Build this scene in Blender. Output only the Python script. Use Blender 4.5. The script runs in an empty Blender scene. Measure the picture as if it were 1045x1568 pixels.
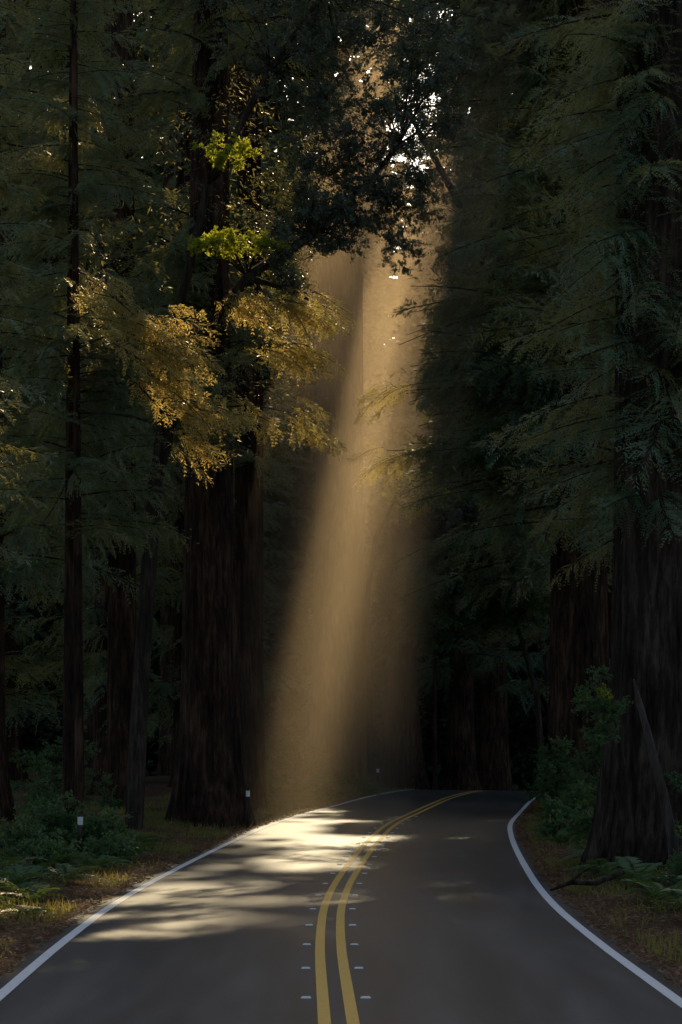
import bpy, math, random
import numpy as np
from mathutils import Vector, Euler, noise
random.seed(7); rng=np.random.default_rng(7)
sc=bpy.context.scene
sc.view_settings.view_transform='Standard'; sc.view_settings.look='None'; sc.view_settings.exposure=0
col=sc.collection
EL=math.radians(30); AZ=math.radians(5.0)
S=Vector((math.sin(AZ)*math.cos(EL),math.cos(AZ)*math.cos(EL),math.sin(EL)))
SX=S.x/S.z; SY=S.y/S.z
# ------------------------------------------------ world / sun / camera
w=bpy.data.worlds.new("World"); sc.world=w; w.use_nodes=True
nt=w.node_tree; bg=nt.nodes['Background']; sky=nt.nodes.new('ShaderNodeTexSky')
sky.sky_type='NISHITA'; sky.sun_disc=False; sky.sun_elevation=EL; sky.sun_rotation=AZ; sky.dust_density=3.5; sky.ozone_density=0.7
nt.links.new(sky.outputs[0],bg.inputs[0]); bg.inputs[1].default_value=0.13
sl=bpy.data.lights.new("sun",'SUN'); sl.energy=5; sl.angle=math.radians(0.5); sl.color=(1,0.72,0.39)
so=bpy.data.objects.new("sun",sl); col.objects.link(so); so.rotation_euler=(-S).to_track_quat('-Z','Y').to_euler(); so.location=(10,120,80)
cam=bpy.data.cameras.new("camera"); co=bpy.data.objects.new("camera",cam); col.objects.link(co)
cam.sensor_fit='VERTICAL'; cam.sensor_height=36; cam.lens=68.9; cam.shift_y=0.214; cam.clip_end=3000; cam.clip_start=0.1
co.location=(0,0,2.6); co.rotation_euler=(math.radians(90),0,0); sc.camera=co
# ------------------------------------------------ materials
def newmat(n):
    m=bpy.data.materials.new(n); m.use_nodes=True; t=m.node_tree
    for x in list(t.nodes): t.nodes.remove(x)
    out=t.nodes.new('ShaderNodeOutputMaterial'); return m,t,out
def ramp(t,src,stops):
    r=t.nodes.new('ShaderNodeValToRGB'); e=r.color_ramp.elements
    while len(e)<len(stops): e.new(0.5)
    for i,(p,c) in enumerate(stops): e[i].position=p; e[i].color=(*c,1)
    t.links.new(src,r.inputs[0]); return r
def nz(t,scale,detail=4,vec=None,rough=.6):
    n=t.nodes.new('ShaderNodeTexNoise'); n.inputs['Scale'].default_value=scale; n.inputs['Detail'].default_value=detail; n.inputs['Roughness'].default_value=rough
    if vec: t.links.new(vec,n.inputs['Vector'])
    return n
def geo(t): return t.nodes.new('ShaderNodeNewGeometry').outputs['Position']
def mapping(t,vec,sc_):
    m=t.nodes.new('ShaderNodeMapping'); m.inputs['Scale'].default_value=sc_; t.links.new(vec,m.inputs['Vector']); return m.outputs[0]
def leafmat(n,c1,c2,c3,trans=(0.1,0.12,0.02),mixf=.35,rough=.5,spec=.4,nscale=.9):
    m,t,out=newmat(n); p=t.nodes.new('ShaderNodeBsdfPrincipled')
    a=nz(t,nscale,2,geo(t))
    r=ramp(t,a.outputs[0],[(.38,c1),(.5,c2),(.61,c3)])
    t.links.new(r.outputs[0],p.inputs['Base Color']); p.inputs['Roughness'].default_value=rough; p.inputs['Specular IOR Level'].default_value=spec
    tr=t.nodes.new('ShaderNodeBsdfTranslucent'); tr.inputs[0].default_value=(*trans,1)
    mx=t.nodes.new('ShaderNodeMixShader'); mx.inputs[0].default_value=mixf
    t.links.new(p.outputs[0],mx.inputs[1]); t.links.new(tr.outputs[0],mx.inputs[2]); t.links.new(mx.outputs[0],out.inputs[0]); return m
M_con=leafmat('conifer_foliage',(.012,.05,.028),(.048,.15,.078),(.13,.23,.15),(.42,.38,.11),.38,.42,.5)
M_con_sunlit=leafmat('sunlit_conifer_foliage',(.05,.10,.04),(.08,.13,.05),(.13,.17,.07),(.80,.62,.18),.62,.4,.5)  # conifer copy for sunlit sprays, sun glow put into paler, more translucent colours
M_bro=leafmat('broad_leaves',(.04,.075,.055),(.075,.12,.09),(.13,.17,.14),(.30,.30,.07),.25,.33,.8)
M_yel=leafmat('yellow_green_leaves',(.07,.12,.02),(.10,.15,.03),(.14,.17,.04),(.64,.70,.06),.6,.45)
M_shr=leafmat('shrub_leaves',(.035,.10,.035),(.06,.14,.05),(.11,.18,.07),(.22,.32,.06),.28,.45)
M_far=leafmat('distant_foliage',(.010,.028,.013),(.022,.05,.02),(.045,.07,.03),(.12,.13,.03),.2,.6,.2,.15)
M_gra=leafmat('grass_blades',(.05,.09,.02),(.09,.13,.03),(.17,.16,.06),(.42,.38,.08),.4,.5,.3,1.5)
M_lit=leafmat('dry_litter',(.08,.04,.02),(.17,.085,.04),(.3,.18,.09),(.4,.24,.09),.2,.7,.2,4)
def barkmat(n,c1,c2,c3):
    m,t,out=newmat(n); p=t.nodes.new('ShaderNodeBsdfPrincipled'); g=geo(t)
    a=nz(t,1,7,mapping(t,g,(9,9,1.2)),.72); b=nz(t,1,3,mapping(t,g,(1.2,1.2,.5)))
    mx=t.nodes.new('ShaderNodeMix'); mx.data_type='FLOAT'; mx.inputs[0].default_value=.35
    t.links.new(a.outputs[0],mx.inputs[2]); t.links.new(b.outputs[0],mx.inputs[3])
    r=ramp(t,mx.outputs[0],[(.39,c1),(.5,c2),(.63,c3)]); t.links.new(r.outputs[0],p.inputs['Base Color'])
    bp=t.nodes.new('ShaderNodeBump'); bp.inputs['Strength'].default_value=1; bp.inputs['Distance'].default_value=.2
    t.links.new(a.outputs[0],bp.inputs['Height']); t.links.new(bp.outputs[0],p.inputs['Normal'])
    p.inputs['Roughness'].default_value=.9; p.inputs['Specular IOR Level'].default_value=.15
    t.links.new(p.outputs[0],out.inputs[0]); return m
M_bark=barkmat('redwood_bark',(.010,.006,.004),(.055,.030,.018),(.165,.098,.058))
M_bark2=barkmat('grey_bark',(.02,.015,.01),(.06,.045,.032),(.15,.12,.09))
M_bark3=barkmat('weathered_redwood_bark',(.012,.008,.006),(.055,.038,.028),(.16,.117,.085))
M_dead=barkmat('dead_wood',(.05,.038,.03),(.11,.085,.066),(.2,.165,.13))
# asphalt
M_asp,t,out=newmat('asphalt'); p=t.nodes.new('ShaderNodeBsdfPrincipled'); g=geo(t)
a=nz(t,45,6,g,.85); b=nz(t,1,5,mapping(t,g,(1.6,.18,1))); 
mx=t.nodes.new('ShaderNodeMix'); mx.data_type='FLOAT'; mx.inputs[0].default_value=.4
t.links.new(a.outputs[0],mx.inputs[2]); t.links.new(b.outputs[0],mx.inputs[3])
r=ramp(t,mx.outputs[0],[(.36,(.010,.010,.0105)),(.5,(.028,.028,.029)),(.64,(.09,.089,.087))]); t.links.new(r.outputs[0],p.inputs['Base Color'])
rr=ramp(t,b.outputs[0],[(.3,(.45,)*3),(.7,(.53,)*3)]); t.links.new(rr.outputs[0],p.inputs['Roughness']); p.inputs['Specular IOR Level'].default_value=1.0
bp=t.nodes.new('ShaderNodeBump'); bp.inputs['Strength'].default_value=.25; bp.inputs['Distance'].default_value=.006
t.links.new(a.outputs[0],bp.inputs['Height']); t.links.new(bp.outputs[0],p.inputs['Normal']); t.links.new(p.outputs[0],out.inputs[0])
def paint(n,c):
    m,t,out=newmat(n); p=t.nodes.new('ShaderNodeBsdfPrincipled'); a=nz(t,14,6,geo(t),.75)
    r=ramp(t,a.outputs[0],[(.28,tuple(v*.4 for v in c)),(.4,tuple(v*.9 for v in c)),(.7,c)]); t.links.new(r.outputs[0],p.inputs['Base Color'])
    p.inputs['Roughness'].default_value=.6; t.links.new(p.outputs[0],out.inputs[0]); return m
M_yp=paint('yellow_paint',(.85,.52,.11)); M_wp=paint('white_paint',(.85,.85,.82))
M_gnd,t,out=newmat('forest_floor'); p=t.nodes.new('ShaderNodeBsdfPrincipled'); g=geo(t)
a=nz(t,7,7,g,.75); b=nz(t,.5,3,g)
r=ramp(t,a.outputs[0],[(.32,(.04,.022,.013)),(.5,(.13,.07,.04)),(.68,(.27,.16,.09))])
r2=ramp(t,b.outputs[0],[(.5,(0,0,0)),(.65,(1,1,1))])
mc=t.nodes.new('ShaderNodeMix'); mc.data_type='RGBA'; t.links.new(r2.outputs[0],mc.inputs[0]); t.links.new(r.outputs[0],mc.inputs[6]); mc.inputs[7].default_value=(.05,.055,.025,1)
t.links.new(mc.outputs[2],p.inputs['Base Color']); p.inputs['Roughness'].default_value=.95; p.inputs['Specular IOR Level'].default_value=.15
bp=t.nodes.new('ShaderNodeBump'); bp.inputs['Strength'].default_value=1; bp.inputs['Distance'].default_value=.06
t.links.new(a.outputs[0],bp.inputs['Height']); t.links.new(bp.outputs[0],p.inputs['Normal']); t.links.new(p.outputs[0],out.inputs[0])
# ------------------------------------------------ mesh helpers
def mesh_np(name,V,F,mats,midx=None,smooth=False):
    V=np.asarray(V,dtype=np.float32); F=np.asarray(F,dtype=np.int32); me=bpy.data.meshes.new(name)
    me.vertices.add(len(V)); me.vertices.foreach_set('co',V.ravel())
    me.loops.add(F.size); me.loops.foreach_set('vertex_index',F.ravel())
    me.polygons.add(len(F)); me.polygons.foreach_set('loop_start',np.arange(0,F.size,F.shape[1],dtype=np.int32))
    for m in mats: me.materials.append(m)
    if midx is not None: me.polygons.foreach_set('material_index',np.asarray(midx,dtype=np.int32))
    me.polygons.foreach_set('use_smooth',np.full(len(F),bool(smooth)))
    me.update(calc_edges=True); return me
def obj(name,me,parent=None,loc=(0,0,0)):
    o=bpy.data.objects.new(name,me); col.objects.link(o); o.location=loc
    if parent: o.parent=parent
    return o
def norm(a): return a/np.maximum(np.linalg.norm(a,axis=-1,keepdims=True),1e-6)
def leaves(P,D,N,L,W):
    n=len(P); Sd=norm(np.cross(D,N)); L=np.broadcast_to(np.asarray(L,float),(n,))[:,None]; W=np.broadcast_to(np.asarray(W,float),(n,))[:,None]
    V=np.stack([P,P+D*L*.45+Sd*W/2,P+D*L,P+D*L*.45-Sd*W/2],1).reshape(-1,3)
    return V,np.arange(4*n).reshape(-1,4)
def tube(pts,rads,k=5):
    pts=[Vector(p) for p in pts]; V=[];F=[]
    for i,p_ in enumerate(pts):
        d=(pts[min(i+1,len(pts)-1)]-pts[max(i-1,0)]).normalized()
        u=d.orthogonal().normalized() if abs(d.z)<.95 else Vector((1,0,0)); u=(u-d*u.dot(d)).normalized(); v=d.cross(u)
        for j in range(k):
            an=2*math.pi*j/k; V.append(p_+rads[i]*(u*math.cos(an)+v*math.sin(an)))
    for i in range(len(pts)-1):
        for j in range(k): F.append((i*k+j,i*k+(j+1)%k,(i+1)*k+(j+1)%k,(i+1)*k+j))
    return [tuple(v) for v in V],F
def join(parts):
    Vs=[];Fs=[];Ms=[];o=0
    for V,F,m in parts:
        V=np.asarray(V,float);F=np.asarray(F); Vs.append(V);Fs.append(F+o);Ms.append(np.broadcast_to(np.asarray(m),(len(F),)));o+=len(V)
    return np.concatenate(Vs),np.concatenate(Fs),np.concatenate(Ms)
def place(tpl,loc,rot,s):
    M=np.array(Euler(rot,'XYZ').to_matrix()); V,F,mi=tpl
    return (V*np.array(s))@M.T+np.array(loc),F,mi
# ------------------------------------------------ foliage templates
def conifer_spray(seed,L=4.0,step=.14,lf=.2,wd=.038,m0=0):
    r=np.random.default_rng(seed); P=[];D=[];N=[];LL=[]; stems=[]
    ax=[(L*t,.12*math.sin(3*t+seed),-.28*L*t*t) for t in np.linspace(0,1,8)]
    stems.append(tube(ax,[.03*(1-.85*i/7)*L/4+.004 for i in range(8)],4))
    s=.35 if L>2 else .1
    while s<L:
        t_=s/L; base=np.array([s,.12*math.sin(3*t_+seed),-.28*L*t_*t_])
        for sd in (-1,1):
            if r.random()<.12: continue
            tl=(.28*L*(1-t_)**.7*min(1,t_*4+.25)+.15)*r.uniform(.5,1.3)
            ang=math.radians(r.uniform(35,75)); dr=r.uniform(-.95,.15)
            d=np.array([math.cos(ang),sd*math.sin(ang),dr]); d/=np.linalg.norm(d)
            n=max(3,int(tl/.06)); q=np.linspace(0.08,1,n)
            nn=np.array([r.normal()*.5,r.normal()*.5,1]); nn-=d*nn.dot(d); nn/=np.linalg.norm(nn)
            side=np.cross(d,nn)
            pts=base+np.outer(q*tl,d)+np.outer(-.35*tl*q*q,[0,0,1])
            for s2 in (-1,1):
                dd=d*.8+side*s2*.62+np.array([0,0,-.2]); dd=dd+r.normal(size=(n,3))*.16
                P.append(pts);D.append(norm(dd));N.append(np.tile(nn,(n,1))+r.normal(size=(n,3))*.35);LL.append(lf*(1.15-.6*q)*r.uniform(.7,1.25,n))
        s+=step*r.uniform(.6,1.4)
    P=np.concatenate(P);D=np.concatenate(D);N=np.concatenate(N);LL=np.concatenate(LL)
    V,F=leaves(P,D,N,LL,wd*r.uniform(.8,1.3,len(P)))
    return join([(V,F,m0)]+[(a_,b_,1) for a_,b_ in stems])
CON=[conifer_spray(i+1) for i in range(8)]
FINE=[conifer_spray(i+21,step=.12,lf=.15,wd=.03) for i in range(5)]
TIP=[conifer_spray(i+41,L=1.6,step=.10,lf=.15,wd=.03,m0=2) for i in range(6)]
def fern_frond(seed,L=.8):
    r=np.random.default_rng(seed); n=26; t_=np.linspace(.12,1,n); ax=np.stack([L*t_,0*t_,.55*L*t_-.75*L*t_*t_],-1)
    P=[];D=[];LL=[]
    for sd in (-1,1):
        P.append(ax); D.append(norm(np.stack([np.full(n,.35),np.full(n,float(sd)),r.normal(size=n)*.1-.1],-1))); LL.append(.24*L*np.sin(np.pi*np.clip(t_*.85+.12,0,1))+.02)
    P=np.concatenate(P);D=np.concatenate(D);LL=np.concatenate(LL); N=np.tile([0,0,1.],(len(P),1))+r.normal(size=(len(P),3))*.15
    V,F=leaves(P,D,N,LL,.05*L); a_,b_=tube([tuple(v) for v in ax[::5]],[.006,.005,.004,.004,.003,.002][:len(ax[::5])],3)
    return join([(V,F,0),(a_,b_,1)])
FERN=[fern_frond(i) for i in range(4)]
def leaf_clump(seed,R=(1,.8,.6),nl=420,lf=.11,wd=.06,nt_=14,m0=0):
    r=np.random.default_rng(seed); P=[];D=[];N=[];stems=[]
    for k in range(nt_):
        d=r.normal(size=3); d/=np.linalg.norm(d); end=d*np.array(R)*r.uniform(.5,1.15)
        st=end*.15; mid=(st+end)/2+r.normal(size=3)*.08
        stems.append(tube([tuple(st*0),tuple(mid),tuple(end)],[.012,.007,.003],3))
        m=nl//nt_; q=r.uniform(.25,1.02,m)[:,None]
        pts=st*(1-q)+end*q+r.normal(size=(m,3))*.05
        dd=norm(norm(np.tile(end,(m,1)))+r.normal(size=(m,3))*.9); P.append(pts);D.append(dd);N.append(norm(np.array([0,0,1.])+r.normal(size=(m,3))*.55))
    P=np.concatenate(P);D=np.concatenate(D);N=np.concatenate(N)
    V,F=leaves(P,D,N,lf*r.uniform(.6,1.25,len(P)),wd*r.uniform(.7,1.2,len(P)))
    return join([(V,F,m0)]+[(a_,b_,1) for a_,b_ in stems])
BRO=[leaf_clump(50+i,lf=.13,wd=.075,m0=0) for i in range(5)]
YEL=[leaf_clump(60+i,nl=120,lf=.3,wd=.2,nt_=9,m0=2) for i in range(4)]
SHR=[leaf_clump(70+i,nl=380,lf=.14,wd=.085,m0=3) for i in range(5)]
BMATS=[M_bro,M_bark2,M_yel,M_shr]
# ------------------------------------------------ road / terrain
CL=[(-60,.5),(0,.25),(17,0),(20,-.08),(26,-.16),(31,-.1),(38,.25),(46,.72),(55,1.4),(65,2.7),(72,3.6),(79,4.6),(85,5.8),(91,7.6),(97,10.3),(103,14),(110,19.5),(120,29),(140,50)]
cy=np.array([c[0] for c in CL],float); cx=np.array([c[1] for c in CL],float)
def smooth_cx(y):
    y=np.asarray(y,float); s=0
    for k in (-3,-1.5,0,1.5,3): s=s+np.interp(y+k,cy,cx)
    return s/5
def zroad(y):
    y=np.asarray(y,float); d=np.clip(y-84,0,None); return -np.where(d<8,d*d*.004,.256+(d-8)*.064).clip(0,3.5)
def ground_z(x,y):
    lat=np.abs(x-smooth_cx(y)); side=np.clip(lat-3.9,0,30)
    b=.05*side+ .10*np.sin(x*.9+y*.37)*np.clip(side/3,0,1)+.08*np.sin(x*.31-y*.53+1)*np.clip(side/3,0,1)
    return zroad(y)+b-.03
def gz(x,y): return float(ground_z(np.float64(x),np.float64(y)))
xs=np.unique(np.concatenate([np.linspace(-900,-60,12),np.linspace(-60,-12,33),np.linspace(-12,14,105),np.linspace(14,70,37),np.linspace(70,900,12)]))
ys=np.unique(np.concatenate([np.linspace(-600,-20,10),np.linspace(-20,15,15),np.linspace(15,130,231),np.linspace(130,200,20),np.linspace(200,1500,12)]))
X,Y=np.meshgrid(xs,ys); Z=ground_z(X,Y); nx,ny=len(xs),len(ys)
idx=np.arange(nx*ny).reshape(ny,nx); F=np.stack([idx[:-1,:-1],idx[:-1,1:],idx[1:,1:],idx[1:,:-1]],-1).reshape(-1,4)
obj('ground',mesh_np('ground',np.stack([X,Y,Z],-1).reshape(-1,3),F,[M_gnd],smooth=True))
def strip(name,o1,o2,z,y0,y1,mat,step=.5,wob=0):
    yy=np.arange(y0,y1,step); c=smooth_cx(yy); dc=np.gradient(c,yy); nl=np.sqrt(1+dc*dc); nxv=1/nl; nyv=-dc/nl
    V=[]
    for o_ in np.linspace(o1,o2,5 if o2-o1>2 else 2):
        wv=wob*(np.sin(yy*1.7+o_)+np.sin(yy*.63+2*o_)+.6*np.sin(yy*4.1)) if abs(o_)>3.4 else 0
        oo=o_+wv; V.append(np.stack([c+oo*nxv,yy+oo*nyv,zroad(yy)+z],-1))
    k=len(V); n=len(yy); V=np.concatenate(V); F=[]
    for j in range(k-1):
        a_=np.arange(n-1)+j*n; F.append(np.stack([a_,a_+n,a_+n+1,a_+1],-1))
    return V,np.concatenate(F)
V,F=strip('road',-3.58,3.58,.0,-50,135,M_asp,wob=.03)
road=obj('asphalt_road',mesh_np('asphalt_road',V,F,[M_asp]))
for nm,a_,b_,mt in [('yellow_line_1',-.185,-.07,M_yp),('yellow_line_2',.07,.185,M_yp),('white_edge_line_1',-3.36,-3.23,M_wp),('white_edge_line_2',3.23,3.36,M_wp)]:
    V,F=strip(nm,a_,b_,.005,-50,134,mt); obj(nm,mesh_np(nm,V,F,[mt]),road)
# reflector studs
V=[];F=[]
def stud(x,y,w_=.1,l=.09,h=.016):
    b=len(V); 
    for zz,s in ((.004,1),(h,.72)):
        for ax_,ay in ((-1,-1),(1,-1),(1,1),(-1,1)): V.append((x+ax_*w_/2*s,y+ay*l/2*s,float(zroad(y))+zz))
    F.extend([(b+4,b+5,b+6,b+7)]+[(b+i,b+(i+1)%4,b+4+(i+1)%4,b+4+i) for i in range(4)])
yy=16.7
while yy<60:
    for s_ in (-.29,.29): stud(float(smooth_cx(yy))+s_,yy)
    yy+=2.38
obj('road_studs',mesh_np('road_studs',V,F,[M_wp]),road)
# ------------------------------------------------ where the sun gets through the canopy
# points of the grove that stand in sun: (x,y,z,radius)
SUNNY=[(-4.6,42,11.2,.9),(-3.8,42,10.6,1.0),(-3.3,42,9.6,.7),(-5.4,42,12.0,.8),(-5.6,48,13.8,.8),(-2.6,49.5,13.2,.8),(-1.3,49.5,13.3,1.0),(-1.5,49.5,12.0,.8),(-1.0,49.5,10.3,.7),(-2.9,48.5,17.1,.9),(-3.0,48.5,14.9,1.0),(-2.0,49,16,.7),(-6.3,48,18.0,.8),(1.6,63,13.6,.8),(1.9,64,11.4,.7),
  (-4.3,32,0,.6),(-4.9,28,0,.7),(-3.8,37,0,.5),(-3.9,34.5,0,.5)]
SG=[(x-z*SX,y-z*SY,y,r) for x,y,z,r in SUNNY]
def open_mask(P):
    """true for leaf positions that would shade the sunny spots"""
    gx=P[:,0]-P[:,2]*SX; gy=P[:,1]-P[:,2]*SY; m=np.zeros(len(P),bool)
    for a_,b_,y0,r in SG: m|=(P[:,1]>y0+1.1)&((gx-a_)**2+((gy-b_)*.5)**2<(r*1.1+.1)**2)
    m|=(gx>-2.7)&(gx<.1)&(gy>44)&(gy<66)
    m|=(gx>-1.5)&(gx<.4)&(gy>36)&(gy<=44)
    m|=(gx>0)&(gx<3.2)&(gy>46)&(gy<49.2)
    bands=(np.sin(gy*2.6+.5*gx)+.35*np.sin(gx*3.1+gy))
    m|=(gx>-2.9)&(gx<.4)&(gy>29)&(gy<44)&(bands>.1)
    return m
def thin(V,F,mi,off,p=.97):
    V=np.asarray(V); P=V[F[:,0]]+np.array(off)
    kill=open_mask(P)&(rng.random(len(F))<p)&(np.asarray(mi)!=2)
    return V,F[~kill],mi[~kill]
def in_streak(p):
    gx=p[0]-p[2]*SX; gy=p[1]-p[2]*SY
    return (-.3<gx<4.0) and (44.5<gy<51)
def in_beam(p,pad=0):
    gx=p[0]-p[2]*SX; gy=p[1]-p[2]*SY
    if p[1]>70: pad+=.4
    return ((-2.9-pad<gx<.8+pad) and (24<gy<86)) or in_streak(p)
def trunk_mesh(name,r,h,lean=(0,0),flare=.35,seed=0,mat=None,taper=.55,k=80):
    nzr=80; V=[]
    for i in range(nzr):
        t_=i/(nzr-1); z=h*t_**1.5-.4
        rad=r*(1-taper*t_**1.2); fl=flare*math.exp(-max(z,0)/(1.1*r+.3))
        bx=lean[0]*max(z,0); by=lean[1]*max(z,0)
        for j in range(k):
            an=2*math.pi*j/k; c,s=math.cos(an),math.sin(an)
            f=noise.noise(Vector((c*7.5+seed*3,s*7.5,z*.22))); f2=noise.noise(Vector((c*1.6+seed,s*1.6,z*.08+5)))
            f=1-3*abs(f)
            rr_=rad*(1+.05*f+.10*f2+fl*(1+.9*f2+.25*f))
            V.append((bx+rr_*c,by+rr_*s,z))
    i_=np.arange(nzr*k).reshape(nzr,k); n=np.roll(i_,-1,1)
    F=np.stack([i_[:-1],n[:-1],n[1:],i_[1:]],-1).reshape(-1,4)
    return mesh_np(name,V,F,[mat or M_bark],smooth=True)
def tree_root(kind,x,y):
    e=bpy.data.objects.new(kind,None); e.empty_display_size=.5; col.objects.link(e); e.location=(x,y,gz(x,y)); return e
def conifer(x,y,r,h,z0,z1,nb,bl,az=(0,360),pitch=(-5,25),lean=(0,0),kind='redwood_tree',cull=.95,mat=None,extra=None,taper=.55,tpl=None,sprays=None):
    seed=int(abs(x*31+y*17)); rnd=random.Random(seed); tpl=tpl or CON
    e=tree_root(kind,x,y); obj('trunk',trunk_mesh('trunk',r,h,lean,seed=seed%19,mat=mat,taper=taper),e); parts=[]
    for (z0,z1,nb,bl,az,cull) in [(z0,z1,nb,bl,az,cull)]+(extra or []):
      for i in range(nb):
        z=z0+(z1-z0)*(i+rnd.random())/nb
        a_=math.radians(rnd.uniform(*az)); L=rnd.uniform(*bl)*(1-.35*max(0,(z-z0)/(h-z0)))
        pt=math.radians(rnd.uniform(*pitch)); bx=lean[0]*z;by=lean[1]*z
        tip=(x+bx+math.cos(a_)*L*.9,y+by+math.sin(a_)*L*.9,z-.1*L); mid=(x+bx+math.cos(a_)*L*.5,y+by+math.sin(a_)*L*.5,z)
        if (in_beam(tip,.1) or in_beam(mid,.1)) and rnd.random()<cull: continue
        s=L/4
        parts.append(place(rnd.choice(tpl),(bx,by,z),(math.radians(rnd.uniform(-40,40)),-pt,a_),(s,s*rnd.uniform(.85,1.2),s)))
    ez=e.location.z
    V,F,mi=thin(*join(parts),(x,y,ez)); parts=[(V,F,mi)]
    # outer sprays that hang in the open, at the ends of long limbs
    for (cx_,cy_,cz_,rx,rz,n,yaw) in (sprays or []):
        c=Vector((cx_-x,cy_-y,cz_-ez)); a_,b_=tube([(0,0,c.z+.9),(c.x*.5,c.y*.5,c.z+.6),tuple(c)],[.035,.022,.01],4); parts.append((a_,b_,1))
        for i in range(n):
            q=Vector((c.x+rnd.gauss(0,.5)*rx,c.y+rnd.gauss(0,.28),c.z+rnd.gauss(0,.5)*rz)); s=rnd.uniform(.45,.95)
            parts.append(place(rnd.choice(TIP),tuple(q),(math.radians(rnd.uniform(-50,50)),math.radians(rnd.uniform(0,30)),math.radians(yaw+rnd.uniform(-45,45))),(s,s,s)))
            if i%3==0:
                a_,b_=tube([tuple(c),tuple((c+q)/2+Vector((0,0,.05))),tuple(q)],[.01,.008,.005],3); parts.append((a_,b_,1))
    V,F,mi=join(parts); obj('foliage',mesh_np('foliage',V,F,[M_con,M_bark2,M_con_sunlit],mi),e)
    return e
# left side of the road
conifer(-3.6,54,.86,44,10.3,25,110,(3,5.0),taper=.85,extra=[(11.3,17.5,26,(2.4,3.7),(-60,45),0),(10.3,20,40,(2.3,3.8),(-150,-30),0)],
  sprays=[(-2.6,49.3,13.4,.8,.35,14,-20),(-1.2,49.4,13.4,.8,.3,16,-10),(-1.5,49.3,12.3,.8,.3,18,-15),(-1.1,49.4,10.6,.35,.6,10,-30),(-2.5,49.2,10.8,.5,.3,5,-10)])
conifer(-2.95,63,.5,55,11,28,44,(3,4.5))
conifer(-6.7,60,.48,50,8,26,80,(3,5))
conifer(-6.25,45,.16,24,7,21,90,(2,3.2),kind='slender_conifer_tree',lean=(.006,0))
conifer(-5.85,44,.11,22,8,20,50,(1.8,2.8),kind='slender_conifer_tree',extra=[(9.4,13.8,20,(1.6,2.8),(-70,25),0)],lean=(-.008,0),
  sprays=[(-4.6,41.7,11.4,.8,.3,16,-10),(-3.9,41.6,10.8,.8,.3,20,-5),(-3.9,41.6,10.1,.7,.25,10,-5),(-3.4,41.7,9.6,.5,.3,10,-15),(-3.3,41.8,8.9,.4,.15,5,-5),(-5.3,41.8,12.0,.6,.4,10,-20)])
conifer(-8.2,35,.5,50,6,18,110,(2,3.1),az=(-80,80))
conifer(-9.5,52,.6,55,6,24,76,(3,5))
for (x,y,r,z1) in [(-8.4,72,.7,28),(-12,66,.6,26),(-14,80,.9,30),(-10.5,86,.6,30),(-6.4,80,.45,28),(-5.2,98,.8,34),(-9,104,.7,34),(-3.4,78,.3,26)]:
    conifer(x,y,r,55,3,z1,60,(3.2,5.2))
# main sun-lit redwood
conifer(0,92,1.3,33,27,32.5,20,(3.4,4.8),cull=.9,mat=M_bark3,taper=.3)
# right side
conifer(7.9,65,1.02,65,9.5,29,100,(4.5,6.8),az=(110,260),cull=.75,extra=[(10,17,26,(5.6,6.9),(165,205),0),(24.5,30,34,(6,7.6),(150,215),0)],
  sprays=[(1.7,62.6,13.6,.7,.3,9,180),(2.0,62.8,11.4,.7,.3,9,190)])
conifer(8.8,72,.5,50,8,31,76,(4,6.8),az=(90,270),cull=.8)
conifer(6.05,37,1.02,60,6.5,16.5,62,(2,3.4),az=(150,300),pitch=(-20,5),cull=0,mat=M_bark3,tpl=FINE,extra=[(8.5,16,24,(2.2,3.4),(190,290),0)])
conifer(8.3,50,.6,50,7,22,90,(3,5.2),az=(100,280),cull=.5,tpl=FINE)
conifer(11.5,80,.9,60,4,32,56,(4,6.5))
conifer(13,62,.9,60,4,26,40,(3,5.5))
conifer(11,96,.7,60,4,34,46,(4,6.5))
conifer(3.3,106,1.25,13,7,12.5,16,(3,4.5),kind='broken_redwood_tree')
conifer(6.6,108,.8,26,6,24,60,(3.5,5))
conifer(8.8,112,.85,27,6,25,56,(3.5,5))
conifer(5.0,104.5,.13,13,8,12,12,(2,3),kind='slender_conifer_tree')
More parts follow.
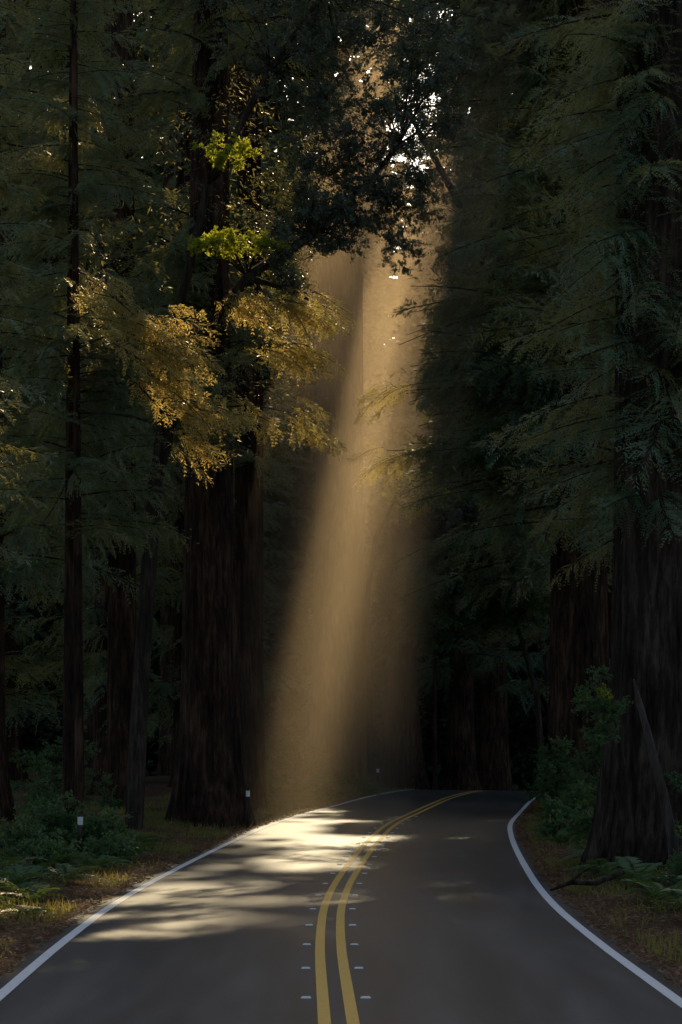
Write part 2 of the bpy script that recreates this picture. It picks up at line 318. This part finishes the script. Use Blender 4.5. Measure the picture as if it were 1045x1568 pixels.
def broadleaf(x,y,limbs,clumps,kind='broadleaf_tree',seed=1,cs=(.8,1.3),cull=.5,tw=.05):
    rnd=random.Random(seed); e=tree_root(kind,x,y); z_=e.location.z; parts=[]
    for pts,r0,r1 in limbs:
        n=len(pts); a_,b_=tube([(p_[0]-x,p_[1]-y,p_[2]-z_) for p_ in pts],[r0+(r1-r0)*i/(n-1) for i in range(n)],8); parts.append((a_,b_,0))
    lv=[]
    for (c,R,n,ms) in clumps:
        for k in range(n):
            v=Vector((rnd.gauss(0,1),rnd.gauss(0,1),rnd.gauss(0,1))).normalized()*rnd.random()**.45
            p_=(c[0]+v.x*R[0],c[1]+v.y*R[1],c[2]+v.z*R[2])
            if in_beam(p_) and rnd.random()<cull: continue
            s=rnd.uniform(*cs)*(.5 if ms is YEL else 1); lv.append(place(rnd.choice(ms),(p_[0]-x,p_[1]-y,p_[2]-z_),(rnd.uniform(-.5,.5),rnd.uniform(-.5,.5),rnd.uniform(0,6.28)),(s,s,s)))
            if k%4==0:
                q=min((Vector(pp) for L_ in limbs for pp in L_[0][1:]),key=lambda a_:(a_-Vector(p_)).length)
                m=(q+Vector(p_))/2+Vector((0,0,tw*4)); a_,b_=tube([(u[0]-x,u[1]-y,u[2]-z_) for u in (q,m,Vector(p_))],[tw,tw*.6,tw*.2],4); parts.append((a_,b_,0))
    V,F,mi=join(parts); obj('trunk_and_limbs',mesh_np('limbs',V,F,[M_bark2],smooth=True),e)
    V,F,mi=thin(*join(lv),(x,y,z_),.85); obj('foliage',mesh_np('foliage',V,F,BMATS,mi),e)
    return e
# broadleaf tree leaning over the road: the crown in the centre
broadleaf(-5.3,50,[([(-5.3,50,-.2),(-5.1,50,4),(-4.75,50,8.9),(-3.9,50,12.2),(-2.4,50,14.2),(-.8,50,15.2),(.7,50,16.6),(1.5,50,17.6)],.24,.05),([(-4.75,50,8.9),(-4.2,50,13),(-3.4,50,16.5),(-1.8,50,19.5),(-.4,50,21.5)],.16,.05),([(-2.4,50,14.2),(-1.5,50,13.9),(-.8,50,13.6)],.08,.03)],
  [((-.6,50,16.0),(1.9,1.2,1.3),110,BRO),((.0,50,18.3),(2.3,1.4,1.5),80,BRO),((-1.4,49.7,14.3),(.9,.8,.5),22,BRO),((1.7,50,16.0),(.9,.8,1.9),40,BRO),((-2.8,49,17.1),(.9,.5,.35),24,YEL),((-2.8,49,14.8),(1.3,.5,.3),44,YEL),((-.3,50,21),(3.4,1.8,2.0),120,BRO),((2.4,50.5,19.3),(1.2,1,1.6),38,BRO)],cs=(.32,.64),cull=.1,tw=.03)
# tall broadleaf tree right of the road, its crown thin enough to sparkle
broadleaf(9.2,78,[([(9.2,78,-.2),(8.6,78,10),(7,78,18),(5,78,23),(3.4,78,26),(2.2,78,28)],.3,.05),([(7,78,18),(5,78,19.5),(3.6,78,21)],.1,.03)],
  [((3.3,78,25.5),(1.9,1.5,3.6),60,BRO),((5,78,21),(1.8,1.5,2.5),50,BRO)],cs=(.5,.9),cull=.15,seed=9,tw=.03)
# small curved tree beside the main trunk and mid-green trees over the bend
broadleaf(1.3,85,[([(1.3,85,-.3),(1.25,85,4),(1.15,85,8.5),(1.5,85,11),(2.3,85,12.6),(3.6,85,14)],.17,.05)],
  [((3.4,85,12.8),(1.4,1.0,1.0),40,YEL),((4.9,87,12),(2.0,1.6,1.8),46,BRO)],cs=(.8,1.3))
broadleaf(9.8,88,[([(9.8,88,-.5),(9.2,88,6),(8,88,10),(6,88,12)],.2,.05)],[((6.5,88,11),(3.2,2,2.2),90,BRO),((5.5,90,8.5),(2.6,2,1.3),60,SHR)],cs=(.9,1.5))
broadleaf(7.6,76,[([(7.9,76,-.1),(7.6,76,4),(6.6,76,7.5),(5.2,76,9.5)],.15,.04)],[((5.6,76,9.3),(2.2,1.5,1.2),64,SHR),((6.4,76,7.4),(1.7,1.2,.9),44,SHR),((4.4,76,7.6),(1.0,1,.7),20,SHR)],cs=(.6,1.0),seed=5,tw=.03)
broadleaf(3.2,99,[([(3.2,99,-.9),(3.4,99,5),(4.4,99,9)],.15,.05)],[((4.6,99,9),(2.6,1.6,2.2),60,SHR)],cs=(.9,1.5))
# shrubs
def shrub(x,y,R,h,n,ms=SHR,cs=(.3,.62),kind='shrub'):
    z=gz(x,y); broadleaf(x,y,[([(x,y,z-.05),(x+.05,y,z+h*.5),(x-.05,y,z+h*.8)],.03,.012)],[((x,y,z+h*.5),(R,R,h*.5),n,ms)],kind=kind,seed=int(abs(x*77+y*13)),cs=cs,cull=0,tw=.012)
for a_ in [(-5.3,41,.7,.8,16),(-4.6,38.5,.6,.5,12),(-6.2,42,.8,1.1,20),(-5.6,35.5,.7,.5,12),(-6.3,38.5,.8,.7,16),(-1.9,80,1.3,2.3,34),(-.3,83,1.1,1.4,20),(-3.2,74,1.2,1.8,24),(-.9,72,.9,.8,14),(.9,80.5,.8,.7,12),
  (6.8,62,.9,2.2,28),(7.6,59,1,2.4,28),(8.6,74,1.2,3,30),(6.4,53,.6,1.2,14),(5.9,30.5,.7,1.3,28),(5.2,41,.5,1,14),(5.2,47,.5,.8,14),(6.8,36,.8,2.6,26),(-7,50,1.2,1.6,24),(-8.5,58,1.5,2.3,24)]:
    shrub(*a_)
def fern(x,y,s):
    rnd=random.Random(int(abs(x*91+y*7))); e=tree_root('fern',x,y); n=rnd.randint(9,13); parts=[]
    for i in range(n):
        k=s*rnd.uniform(.8,1.2); parts.append(place(rnd.choice(FERN),(0,0,.02),(rnd.uniform(-.2,.2),-rnd.uniform(.1,.6),6.283*i/n+rnd.uniform(-.25,.25)),(k,k,k)))
    V,F,mi=join(parts); obj('fronds',mesh_np('fronds',V,F,[M_shr,M_bark2],mi),e)
for f_ in [(-4.6,33,.8),(-5.1,31,.9),(-4.6,29.3,.7),(-5.3,28.2,.8),(-4.9,26.2,.6),(-5.2,35,1.0),(-4.5,36.5,.8),(-5.8,33.3,1.1),(-4.3,40,.8),(-4.5,43,.9),(-4.9,30,.8),(-4.4,27.5,.55),(5.0,33,1.1),(4.8,29.5,.9),(5.3,28,1.1),(4.9,26,.9),(5.2,24,.8),(4.7,35,.9),(5.0,38,1),(5.5,26.8,1.2),(5.7,32.2,1.2),(5.0,44,1)]:
    fern(*f_)
broadleaf(5.35,36.0,[([(5.35,36,.1),(5.1,35.5,2),(4.8,35,3.3)],.03,.01)],[((4.7,35,3.0),(.5,.4,.65),14,SHR),((4.6,35,3.2),(.45,.4,.5),6,YEL)],kind='sapling_tree',cs=(.22,.4),cull=0,tw=.012)
# leaning snag and fallen branch
V,F=tube([(5.46,32,.0),(5.42,32,.8),(5.28,32,1.5),(5.12,32,2.1),(5.0,32,2.6),(4.86,32,3.1),(4.78,32,3.45)],[.095,.088,.08,.07,.064,.05,.015],9)
obj('leaning_dead_trunk',mesh_np('snag',V,F,[M_dead],smooth=True))
V,F,mi=join([(*tube([(3.35,31.3,.06),(3.7,31.6,.16),(4.1,31.6,.14),(4.6,32,.3)],[.02,.04,.04,.05],7),0),(*tube([(3.7,31.6,.16),(3.85,31.3,.35),(4.05,31.2,.45)],[.03,.02,.01],7),0)])
obj('fallen_branch',mesh_np('fallen_branch',V,F,[M_bark2],smooth=True))
# marker posts
def post(x,y,h):
    z=gz(x,y); V,F=tube([(0,0,-.1),(0,0,h*.5),(0.01,0,h-.02),(.01,0,h)],[.05,.05,.05,.035],8)
    V2,F2=tube([(0.01,0,h-.22),(0.01,0,h-.06)],[.054,.054],8); V,F,mi=join([(V,F,0),(V2,F2,1)])
    obj('marker_post',mesh_np('marker_post',V,F,[M_bark2,M_wp],mi),None,(x,y,z))
post(-5.2,39,.95); post(-2.5,52.4,1.1); post(1.6,86,1.0)
# ------------------------------------------------ grass + litter
def scatter(n,lat0,lat1,y0,y1,power=1.5):
    y=rng.uniform(y0,y1,n); s=rng.choice([-1,1],n); l=lat0+(lat1-lat0)*rng.random(n)**power
    x=smooth_cx(y)+s*l; return x,y,l
x,y,l=scatter(90000,3.75,9,17,90,1.3)
msk=(np.sin(x*1.9+y*.8)+np.sin(y*1.3-x*.7)+rng.normal(size=len(x))*.7+(l-4.2)*.6)>.6; x,y=x[msk],y[msk]; n=len(x)
P=np.stack([x,y,ground_z(x,y)-.01],-1); D=norm(np.stack([rng.normal(size=n)*.45,rng.normal(size=n)*.45,np.ones(n)],-1)); N=norm(rng.normal(size=(n,3)))
V,F=leaves(P,D,N,rng.uniform(.06,.26,n),rng.uniform(.01,.024,n)); obj('grass',mesh_np('grass',V,F,[M_gra]))
x,y,l=scatter(64000,3.48,8,17,80,1.55); n=len(x)
P=np.stack([x,y,np.maximum(ground_z(x,y),0.0)+rng.uniform(.004,.03,n)],-1); D=norm(np.stack([rng.normal(size=n),rng.normal(size=n),rng.normal(size=n)*.2],-1)); N=norm(np.array([0,0,1.])+rng.normal(size=(n,3))*.3)
V,F=leaves(P,D,N,rng.uniform(.04,.12,n),rng.uniform(.015,.05,n)); obj('leaf_litter',mesh_np('leaf_litter',V,F,[M_lit]))
# ------------------------------------------------ distant forest (closed canopy with a clearing the sun comes through)
def canopy(n,ya,yb,l0,l1,w0,w1,zt,pad):
    px=rng.uniform(-55,60,n); py=rng.uniform(ya,yb,n); pz=rng.uniform(-4,zt,n)
    gx=px-pz*SX; gy=py-pz*SY
    edge=.35*np.sin(gy*.7)+.3*np.sin(gy*1.9+1)+rng.normal(size=n)*.22
    bands=(np.sin(gy*2.6+.5*gx)+.35*np.sin(gx*3.1+gy))
    nf=np.sin(gx*1.3+gy*.21+np.sin(gy*.5))*.5+np.sin(gy*1.9+gx*.5+1.3*np.sin(gx*.9))*.6
    main=(gy>44)&(gy<64)&(gx>-2.9+edge)&(gx<.0+edge)
    up=(gy>36)&(gy<=44)&(((gx>-1.4+edge*.6)&(gx<.3+edge*.5))|((gx>-2.8)&(gx<0)&(bands>.2-pad*.25)))
    low=(gy>=64)&(gy<90)&(gx>-2.0+edge*.5)&(gx<-.2+edge*.5)&(nf>-.3)
    streak=(gx>-.3)&(gx<3.0+pad*.4)&(((gy>47-pad*.9)&(gy<48.4+pad*.9))|((gy>37.8-pad*.4)&(gy<38.8+pad*.4)&(gx<2.4)))
    dap=(gx>-2.9)&(gx<.4)&(((gy>29)&(gy<=36)&((bands>.3-pad*.3)|(gx>-1.0)&(nf>.1)))|((gy>24.8)&(gy<28.6)&(bands>.15-pad*.4)&(gx<.1)))
    g2=np.zeros(n,bool)
    for a_,b_,y0,r in SG: g2|=((gx-a_)**2+((gy-b_)*.5)**2<(r*(1+.2*nf)+pad*(.45 if y0<40 and r<.75 else .8))**2)
    m=~(main|up|low|streak|g2|dap); px,py,pz=px[m],py[m],pz[m]; n=len(px)
    P=np.stack([px,py,pz],-1); D=norm(rng.normal(size=(n,3))*np.array([1,1,.5])); N=norm(rng.normal(size=(n,3)))
    return leaves(P,D,N,rng.uniform(l0,l1,n),rng.uniform(w0,w1,n))
V1,F1=canopy(300000,113,128,.45,1.0,.25,.45,92,.35); V2,F2=canopy(90000,128,146,1.3,2.2,.8,1.4,110,1.0); V3,F3=canopy(90000,136,150,1.2,2.0,.9,1.4,42,1.0)
parts=[(V1,F1,0),(V2,F2,0),(V3,F3,0)]
for i in range(46):
    x_=random.uniform(-45,48); y_=random.uniform(114,134)
    if -4<x_<7.5: continue
    V,F=tube([(x_,y_,-4),(x_,y_,1),(x_,y_,30),(x_,y_,70)],[1.3,.9,.7,.3],12); parts.append((V,F,1))
V,F,mi=join(parts); obj('distant_forest',mesh_np('distant_forest',V,F,[M_far,M_bark],mi))
# ------------------------------------------------ mist hanging in the clearing, thinning upwards
mist=bpy.data.objects.new('mist',None); col.objects.link(mist)
def mist_layer(nm,dens,z0,z1):
    m,t,out=newmat('mist_'+nm); vs=t.nodes.new('ShaderNodeVolumeScatter'); vs.inputs['Color'].default_value=(1,.76,.49,1); vs.inputs['Density'].default_value=dens; vs.inputs['Anisotropy'].default_value=.62
    t.links.new(vs.outputs[0],out.inputs['Volume'])
    x0,x1,y0,y1=-3.8,1.9,52,108; s0=SX*z0; s1=SX*z1
    V=[(x0+s0,y0,z0),(x1+s0,y0,z0),(x1+s0,y1,z0),(x0+s0,y1,z0),(x0+s1,y0,z1),(x1+s1,y0,z1),(x1+s1,y1,z1),(x0+s1,y1,z1)]
    obj(nm,mesh_np('mist_'+nm,V,[(0,3,2,1),(4,5,6,7),(0,1,5,4),(1,2,6,5),(2,3,7,6),(3,0,4,7)],[m]),mist)
mist_layer('low_layer',.0118,-3,8); mist_layer('middle_layer',.0105,8.005,14); mist_layer('upper_layer',.008,14.01,22); mist_layer('top_layer',.007,22.015,42)
print('objects',len(bpy.data.objects), sum(len(o.data.polygons) for o in bpy.data.objects if o.type=='MESH'))
